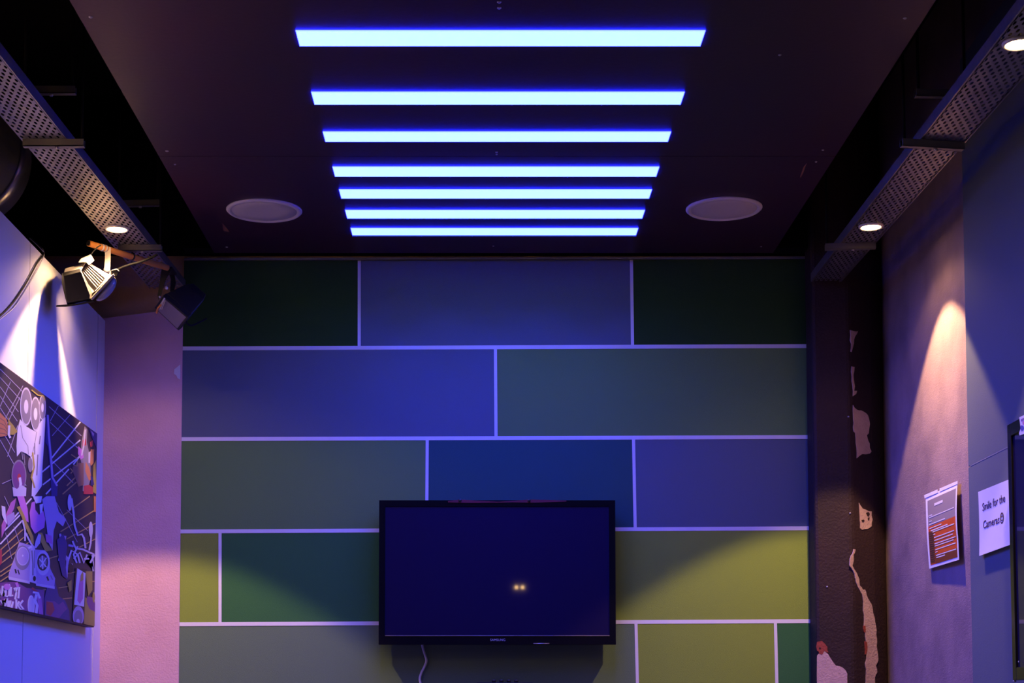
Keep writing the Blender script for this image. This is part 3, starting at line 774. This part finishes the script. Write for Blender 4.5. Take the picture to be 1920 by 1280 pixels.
for k, (f0, f1) in enumerate(((.13, .75), (.17, .68), (.21, .60))):
    p = A_ + e1 * (.08 + .035*k) + e2 * .12 + n_ * .003; q = A_ + e1 * (.12 + .045*k) + e2 * (f1 + .1) + n_ * .003
    mesh_obj('guard_wire', tube(B(), [p, q], .0018, 6), M['zinc'], lens)
bk_c = cen - n_ * .135 + Vector((.016, 0, .012))
mid = [cen + (p - cen) * .99 - n_ * .02 for p in (A_, B_, C_, D_)]
m2 = [bk_c + (p - cen) * .74 + n_ * .04 for p in (A_, B_, C_, D_)]
bkp = [bk_c + (p - cen) * .52 for p in (A_, B_, C_, D_)]
g = loft(B(), mid, m2); loft(g, m2, bkp); bmesh.ops.remove_doubles(g, verts=g.verts, dist=1e-5)
mesh_obj('lamp_housing', g, M['blackm'], t, bevel=.004)
yk = mesh_obj('yoke', prism(B(), ZL([(1300,470),(1370,432),(1420,470),(1395,520),(1345,600),(1300,760),(1262,850),(1250,790),(1275,640)], yr_ - .012), (0, .005, 0)), M['blackm'], t)
mesh_obj('yoke', prism(B(), ZL([(1370,440),(1440,470),(1470,640),(1440,760),(1400,740),(1410,600)], yr_ + .075), (0, .005, 0)), M['blackm'], t)
mesh_obj('yoke_bridge', box(B(), Q(1325, 470, yr_ - .012), Q(1425, 446, yr_ - .012) + Vector((0, .092, 0))), M['blackm'], t)
mesh_obj('knob', lathe(B(), [(0, .012), (.0055, .010), (.006, 0)], Q(1360, 705, yr_ - .014), axis=(0, -1, 0), seg=14), M['zinc'], yk)
mesh_obj('knob', lathe(B(), [(0, .008), (.003, .007), (.003, 0)], Q(1278, 812, yr_ - .014), axis=(0, -1, 0), seg=10), M['zinc'], yk)
mesh_obj('hinge_bolt', tube(B(), [Q(1335, 825, yr_ - .012), Q(1300, 890, yr_ - .002)], .003, 8), M['zinc'], t)
mesh_obj('latch', tube(B(), smoothpath([Q(1290, 905, yr_ - .01), Q(1255, 950, yr_ + .01), Q(1240, 1000, yr_ + .03)]), .004, 8), M['wood'], t)
tag(mesh_obj('cable', tube(B(), smoothpath([Q(1590, 1060, yr_ + .03), Q(1600, 1120, yr_ + .05), Q(1650, 1152, yr_ + .08), Q(1720, 1130, yr_ + .12), Q(1835, 1070, yr_ + .2)]), .0032, 8), M['cableb']), 'short black cable tail behind the black floodlight', 'cable')

# pair of wires drooping over the partition
for pts, r, lab in (([(82, 476), (70, 492), (55, 520), (40, 545), (22, 570), (0, 592), (-40, 622)], .0028, 'dark wire drooping down the white partition, upper of the pair'),
                    ([(82, 478), (73, 500), (58, 528), (43, 553), (25, 578), (0, 599), (-40, 632)], .0024, 'pale brown wire drooping down the white partition, lower of the pair')):
    P3 = [onX(x, y, XL + .006) for x, y in pts]
    P3 = [P3[0] + Vector((-.05, .01, .06)), P3[0] + Vector((-.01, .004, .022))] + P3
    tag(mesh_obj('wire', tube(B(), smoothpath(P3), r, 7), M['cableb' if r > .0025 else 'cablew']), lab, 'wire', 'wires on the partition')

# ------------------------------------------------------------------ canvas with street-art print on the partition
XC = XL + 0.034
ART = dict(bg=(.050,.030,.045), line=(.42,.36,.48), gold=(.52,.33,.10), white=(.72,.68,.70), pale=(.60,.54,.62), grey=(.26,.22,.25), pink=(.60,.20,.52), pink2=(.50,.16,.40), purple=(.20,.06,.20), ochre=(.44,.34,.06), red=(.48,.05,.06), orange=(.58,.22,.08), navy=(.04,.03,.16), lilac=(.44,.34,.52), black=(.015,.012,.018), brown=(.24,.12,.08))
AM = list(ART); am = [mat('art_' + k, ART[k], .55, spec=.3) for k in AM]
cr = onX(182, 805, XC); cb_ = onX(177, 1176, XC)
yR = (cr.y + cb_.y) / 2
zT, zBt = onX(0, 687, XC).z, cb_.z
zT = (zT + cr.z) / 2
t = thing('canvas_print', (XC - .015, 5.0, zBt), 'large street-art canvas with turntables and records on the white partition', 'picture')
yN = 4.15
mesh_obj('stretched_canvas', box(B(), (XL + .0015, yN, zBt), (XC, yR, zT)), am[0], t, bevel=.002)
g = B(); lay = [0.0004]
def art(pts, col, dz=None):
    P3 = []
    for x, y in pts:
        p = onX(x, y, XC)
        p.z = min(max(p.z, zBt + .004), zT - .004); p.y = min(max(p.y, yN), yR - .003)
        P3.append(p + Vector((lay[0], 0, 0)))
    lay[0] += 0.000012
    mi = AM.index(col)
    # drop degenerate neighbours
    out = [P3[0]]
    for p in P3[1:]:
        if (p - out[-1]).length > 1e-4: out.append(p)
    if (out[0] - out[-1]).length < 1e-4: out.pop()
    if len(out) < 3: return
    prism(g, out, (-.0003, 0, 0), mi)
def el(cx, cy, rx, ry, col, n=28, rot=0.0):
    cs, sn = math.cos(rot), math.sin(rot)
    art([(cx + rx*math.cos(a)*cs - ry*math.sin(a)*sn, cy + rx*math.cos(a)*sn + ry*math.sin(a)*cs) for a in (2*PI*k/n for k in range(n))], col)
def st(pts, w, col):
    """a brush stroke of width w px along pts"""
    L_, R_ = [], []
    for i, (x, y) in enumerate(pts):
        x0, y0 = pts[max(i-1, 0)]; x1, y1 = pts[min(i+1, len(pts)-1)]
        dx, dy = x1-x0, y1-y0; l = math.hypot(dx, dy) or 1
        L_.append((x - dy/l*w/2, y + dx/l*w/2)); R_.append((x + dy/l*w/2, y - dx/l*w/2))
    art(L_ + R_[::-1], col)
t1 = lambda L_: [(x / 5.12, 680 + y / 5.12) for x, y in L_]
t2 = lambda L_: [(x / 5.12, 930 + y / 5.12) for x, y in L_]
# lattice
for a, b in (((0,60),(215,275)),((0,140),(200,360)),((0,230),(175,470)),((0,320),(165,560)),((0,430),(110,600)),((470,420),(780,700)),((480,570),(760,830)),((0,740),(250,1180)),((500,940),(700,1150)),((0,620),(140,860))):
    st(t1([a, b]), 1.3, 'line')
for a, b in (((100,180),(0,420)),((220,220),(20,590)),((190,330),(60,600)),((170,600),(70,900)),((240,1060),(20,1160)),((560,400),(480,560)),((670,500),(500,700))):
    st(t1([a, b]), 1.1, 'line')
for a, b in (((770,545),(490,920)),((770,740),(400,1050)),((800,870),(410,1170)),((660,1020),(440,1260))):
    st(t1([a, b]), 2.4, 'white')
for a, b in (((760,1120),(600,1260)),((720,1100),(640,1180))):
    st(t1([a, b]), 2.0, 'gold')
for a, b in (((860,0),(580,200)),((900,140),(580,340)),((915,260),(640,410)),((915,410),(760,490)),((230,310),(0,520)),((290,340),(0,590)),((290,430),(0,650)),((130,640),(0,730)),((120,690),(0,770)),((120,740),(0,820)),((640,740),(740,725)),((430,610),(560,570)),((360,910),(440,895)),((840,820),(915,818)),((560,880),(680,860)),((600,985),(690,975))):
    st(t2([a, b]), 1.8, 'gold')
for a, b in (((215,230),(0,460)),((300,20),(120,220)),((190,180),(40,330))):
    st(t2([a, b]), 2.4, 'white')
for a, b in (((640,130),(840,330)),((540,60),(740,440)),((40,0),(130,200)),((50,350),(110,600)),((130,290),(180,440))):
    st(t2([a, b]), 1.0, 'line')
# white column with three discs
art(t1([(190,540),(250,610),(300,640),(340,660),(390,560),(435,520),(425,700),(405,1000),(400,1180),(330,1280),(300,1280),(310,1050),(290,900),(250,870),(200,850),(160,900),(155,800),(165,640)]), 'white')
for x, y, rx, ry in ((248,420,58,185),(338,490,48,165),(405,430,33,120)):
    el(x/5.12, 680+y/5.12, rx/5.12, ry/5.12, 'pale'); el(x/5.12, 680+y/5.12, rx*.86/5.12, ry*.9/5.12, 'grey'); el(x/5.12, 680+y/5.12, rx*.36/5.12, ry*.36/5.12, 'white')
st(t1([(195,600),(215,720),(265,800),(270,880)]), 1.0, 'grey'); st(t1([(350,660),(330,780),(300,900)]), 1.0, 'grey')
for a, b in (((225,870),(235,980)),((385,700),(375,780)),((330,770),(330,880)),((205,850),(215,930)),((360,880),(350,1080))):
    st(t1([a, b]), 2.0, 'grey')
el(288/5.12, 680+980/5.12, 22/5.12, 70/5.12, 'grey')
st(t1([(310,860),(325,1000),(300,1100),(330,1200)]), 3, 'ochre')
st(t1([(300,260),(360,310),(415,320),(430,360)]), 2.2, 'ochre')
# dark record on a stand
el(178/5.12, 680+1085/5.12, 72/5.12, 155/5.12, 'grey'); el(178/5.12, 680+1085/5.12, 62/5.12, 138/5.12, 'purple'); el(180/5.12, 680+1100/5.12, 18/5.12, 38/5.12, 'red')
st(t1([(185,1100),(195,1160),(190,1200)]), 5, 'white')
art(t1([(115,1190),(160,1210),(200,1170),(250,1200),(245,1280),(125,1280)]), 'pale')
# orange wing at the left border
art(t1([(-60,470),(0,480),(60,545),(75,620),(60,700),(0,710),(-60,700)]), 'orange')
for k in range(4): st(t1([(-20,520+k*50),(40,560+k*40),(70,640+k*18)]), 1.4, 'brown')
art(t1([(70,510),(90,560),(125,600),(165,660),(130,690),(85,690)]), 'ochre'); st(t1([(85,600),(80,690),(95,720)]), 4, 'white')
# navy strip with a lilac stroke
art(t1([(440,480),(470,560),(480,700),(490,900),(520,1130),(550,1180),(545,1280),(490,1280),(480,1050),(455,800),(430,760)]), 'navy')
st(t1([(455,500),(465,700),(485,900),(500,1100),(545,1180)]), 3.5, 'lilac')
# crowd of figures at the right
art(t1([(810,610),(835,640),(830,760),(860,900),(870,1100),(830,1240),(790,1230),(800,1050),(770,930),(780,760)]), 'grey')
for pts, col in (([(790,740),(820,730),(825,790),(790,800)],'red'),([(750,800),(790,840),(800,910),(770,930),(745,870)],'pink'),([(860,760),(890,740),(885,800),(865,810)],'red'),([(870,830),(900,830),(895,960),(870,990),(850,930)],'orange'),([(845,860),(865,850),(862,960),(845,960)],'pale'),([(690,1000),(750,960),(800,960),(800,1170),(750,1190),(700,1060)],'brown'),([(820,950),(850,1000),(880,1120),(850,1130),(815,1040)],'orange'),([(800,1180),(850,1170),(900,1200),(890,1260),(800,1260)],'red'),([(895,980),(920,930),(922,1260),(890,1240)],'ochre'),([(865,1080),(890,1100),(900,1170),(870,1180)],'navy'),([(850,620),(925,680),(925,820),(880,720)],'navy'),([(870,650),(900,680),(890,710)],'lilac')):
    art(t1(pts), col)
st(t1([(680,880),(740,920),(735,990),(700,980)]), 2.0, 'gold'); st(t1([(670,1010),(695,1040),(675,1060)]), 2.0, 'gold')
st(t1([(700,975),(760,900)]), 2.4, 'white'); st(t1([(780,890),(800,800),(815,640)]), 2.2, 'pale')
# middle: pink splashes, tattered shapes
art(t2([(160,0),(225,0),(260,120),(270,250),(230,230),(190,100)]), 'pink')
art(t2([(300,60),(330,50),(335,130),(370,180),(410,140),(430,220),(420,300),(330,360),(290,290),(280,160)]), 'pink')
art(t2([(100,60),(150,20),(130,120),(70,230),(40,330),(10,400),(10,280)]), 'pink2')
art(t2([(60,190),(130,150),(140,210),(70,290)]), 'lilac'); art(t2([(10,90),(45,100),(50,180),(65,270),(40,240),(15,180)]), 'white')
art(t2([(310,0),(400,0),(390,60),(340,70)]), 'white'); art(t2([(375,80),(410,70),(400,150),(380,170)]), 'white')
art(t2([(400,30),(440,0),(520,0),(560,150),(630,220),(600,290),(540,240),(510,330),(500,520),(460,440),(440,260)]), 'lilac')
art(t2([(430,360),(490,380),(500,460),(440,440)]), 'pink2')
st(t2([(170,100),(215,190),(240,260),(300,390),(305,460)]), 6, 'ochre'); art(t2([(360,350),(400,350),(440,450),(500,520),(430,530),(380,420)]), 'ochre')
st(t2([(210,230),(235,320),(235,430)]), 3, 'pale'); st(t2([(240,350),(290,450),(320,490)]), 3, 'pale')
art(t2([(340,420),(365,360),(390,370),(380,450),(340,500),(325,490)]), 'pale')
# navy cloud lower right with red tint
art(t2([(420,980),(450,860),(520,800),(560,960),(620,1000),(660,1100),(665,1225),(420,1180)]), 'navy')
art(t2([(440,1000),(520,1010),(560,1040),(600,1010),(640,1080),(600,1120),(560,1190),(430,1150)]), 'purple'); art(t2([(440,1010),(500,1020),(520,1090),(480,1150),(440,1130)]), 'red')
# left deck floor, purple
art(t2([(-200,840),(150,820),(250,880),(420,900),(410,1175),(200,1140),(-200,1080)]), 'purple')
art(t2([(350,950),(390,960),(410,1165),(370,1150)]), 'pink2')
# twin turntables
art(t2([(180,440),(290,470),(280,820),(75,780),(80,740),(130,600)]), 'lilac')
art(t2([(330,510),(430,520),(480,700),(525,790),(515,880),(340,840)]), 'lilac')
art(t2([(75,770),(280,815),(280,840),(80,800)]), 'pale'); art(t2([(340,835),(520,865),(520,890),(340,858)]), 'pale')
art(t2([(290,480),(330,490),(345,840),(275,820)]), 'pale')
for x, y, rx, ry, c_ in ((210,590,74,118,'grey'),(213,575,60,90,'pale'),(213,575,53,80,'lilac'),(408,640,66,120,'pale'),(404,632,52,82,'black'),(404,632,38,60,'grey'),(213,570,7,10,'white')):
    el(x/5.12, 930+y/5.12, rx/5.12, ry/5.12, c_)
for a, b in (((370,600),(440,680)),((380,680),(440,590)),((400,570),(405,700))): st(t2([a, b]), 2.2, 'white')
st(t2([(140,700),(150,740)]), 3, 'black'); st(t2([(165,705),(180,750)]), 2, 'black'); st(t2([(445,770),(460,810)]), 3, 'black'); st(t2([(480,760),(500,800)]), 2, 'grey')
st(t2([(300,520),(310,650),(310,760)]), 2.5, 'grey'); st(t2([(325,520),(325,690)]), 1.5, 'grey'); el(325/5.12, 930+790/5.12, 14/5.12, 26/5.12, 'black')
st(t2([(300,880),(350,920)]), 4, 'red'); st(t2([(265,500),(300,480)]), 4, 'white')
# graffiti tag lettering
for pts in ([(20,860),(10,960),(30,900),(40,960)], [(55,870),(45,960),(70,960)], [(85,860),(80,960)], [(100,870),(95,960),(120,950)], [(130,880),(140,930),(165,860)], [(150,920),(140,990)], [(180,870),(170,980)],
            [(0,1000),(20,1080),(35,990),(50,1080),(65,980)], [(75,1000),(70,1090)], [(95,1000),(85,1060),(110,1090)], [(120,1010),(105,1080),(140,1090)], [(150,990),(150,1080)], [(160,1040),(180,1010)], [(160,1040),(190,1090)], [(215,1000),(185,1040),(220,1085),(190,1090)], [(60,860),(90,850)], [(-40,880),(-30,960),(-10,890),(-5,970)], [(-50,1000),(-35,1080),(-15,1000)]):
    st(t2(pts), 3.6, 'white')
st(t2([(150,830),(165,870)]), 5, 'pink'); el(60/5.12, 930+870/5.12, 6, 6, 'pink')
# two pale drips / microphones below the mixer
el(293/5.12, 930+1050/5.12, 34/5.12, 100/5.12, 'white'); el(293/5.12, 930+1050/5.12, 26/5.12, 86/5.12, 'pale'); st(t2([(345,940),(330,1000),(350,1050),(340,1150)]), 5, 'white')
st(t2([(310,920),(360,930),(375,980)]), 4, 'white')
# microphones with curved leads
st(t2([(680,20),(700,160),(710,280),(740,375),(780,365),(800,400),(815,500)]), 3.6, 'pale'); el(663/5.12, 930+60/5.12, 20/5.12, 78/5.12, 'pale')
st(t2([(870,380),(865,450),(850,520)]), 3.0, 'pale'); el(866/5.12, 930+320/5.12, 19/5.12, 76/5.12, 'pale')
# scribbled crown above the speaker tower
for pts in ([(640,640),(680,520),(740,560),(760,640)], [(690,430),(720,500),(790,510),(900,560)], [(700,600),(760,540),(800,640),(830,560)], [(610,560),(650,600),(640,680),(690,650)], [(800,600),(850,600),(880,560),(890,720)], [(740,480),(700,560),(730,640)], [(860,640),(900,560)]):
    st(t2(pts), 3.4, 'pale')
for pts in ([(570,360),(590,500),(560,620)], [(620,380),(600,520),(640,620),(630,780)], [(650,470),(700,480)]): st(t2(pts), 4, 'lilac')
art(t2([(540,420),(600,360),(640,460),(620,640),(640,800),(590,760),(560,620)]), 'navy')
# speaker tower
art(t2([(720,690),(830,700),(800,1240),(690,1220),(700,960)]), 'black')
art(t2([(735,690),(815,740),(800,1060),(705,1040)]), 'white'); art(t2([(765,760),(795,740),(790,980),(760,1035),(735,1000),(750,850)]), 'pink2'); art(t2([(770,750),(790,720),(795,800),(765,820)]), 'ochre')
el(745/5.12, 930+1150/5.12, 54/5.12, 96/5.12, 'lilac'); el(745/5.12, 930+1165/5.12, 40/5.12, 72/5.12, 'grey'); el(742/5.12, 930+1200/5.12, 16/5.12, 24/5.12, 'pale')
# right border shapes
art(t2([(815,720),(880,720),(880,900),(840,960),(825,820)]), 'ochre'); art(t2([(810,970),(905,1010),(905,1258),(800,1240)]), 'ochre'); art(t2([(830,960),(880,970),(910,1030),(905,1110),(850,1080),(825,1010)]), 'purple'); el(893/5.12, 930+970/5.12, 12/5.12, 50/5.12, 'ochre')
art(t2([(640,830),(680,800),(680,900),(660,920)]), 'ochre'); el(672/5.12, 930+690/5.12, 25/5.12, 45/5.12, 'black')
st(t2([(905,0),(905,150)]), 4, 'orange')
art(t2([(-20,500),(10,520),(10,640),(-20,680)]), 'red')
mesh_obj('print', g, am, t)

# ------------------------------------------------------------------ twin lamp behind the camera, seen mirrored in the television
tl = Vector((.33, -.5, CAM.z + .975))
t = thing('twin_spotlight', tl, 'small twin spotlight mirrored in the television display', 'light')
for s in (-1, 1):
    c = tl + Vector((s * .024, 0, 0))
    mesh_obj('lens', lathe(B(), [(0, .003), (.009, .002), (.012, 0)], c, axis=(0, 1, 0), seg=20), M['bulb'], t)
    mesh_obj('shade', lathe(B(), [(.018, .004), (.018, -.05), (0, -.055)], c - Vector((0, .001, 0)), axis=(0, 1, 0), seg=20, cap=False), M['black'], t)
mesh_obj('stem', tube(B(), [tl + Vector((0, -.03, .01)), Vector((tl.x, tl.y - .03, ZB))], .008, 10), M['black'], t)

# ------------------------------------------------------------------ world, colour management
w = bpy.data.worlds.new('world'); S.world = w; w.use_nodes = True
w.node_tree.nodes['Background'].inputs['Color'].default_value = (0.5, 0.4, 0.6, 1)
w.node_tree.nodes['Background'].inputs['Strength'].default_value = 0.0
S.view_settings.view_transform = 'Standard'
S.view_settings.look = 'None'
S.view_settings.gamma = 1.0
S.view_settings.exposure = 0.0
S.view_settings.use_curve_mapping = False
S.cycles.use_denoising = True
S.cycles.max_bounces = 10
S.cycles.diffuse_bounces = 6
S.cycles.sample_clamp_indirect = 4.0
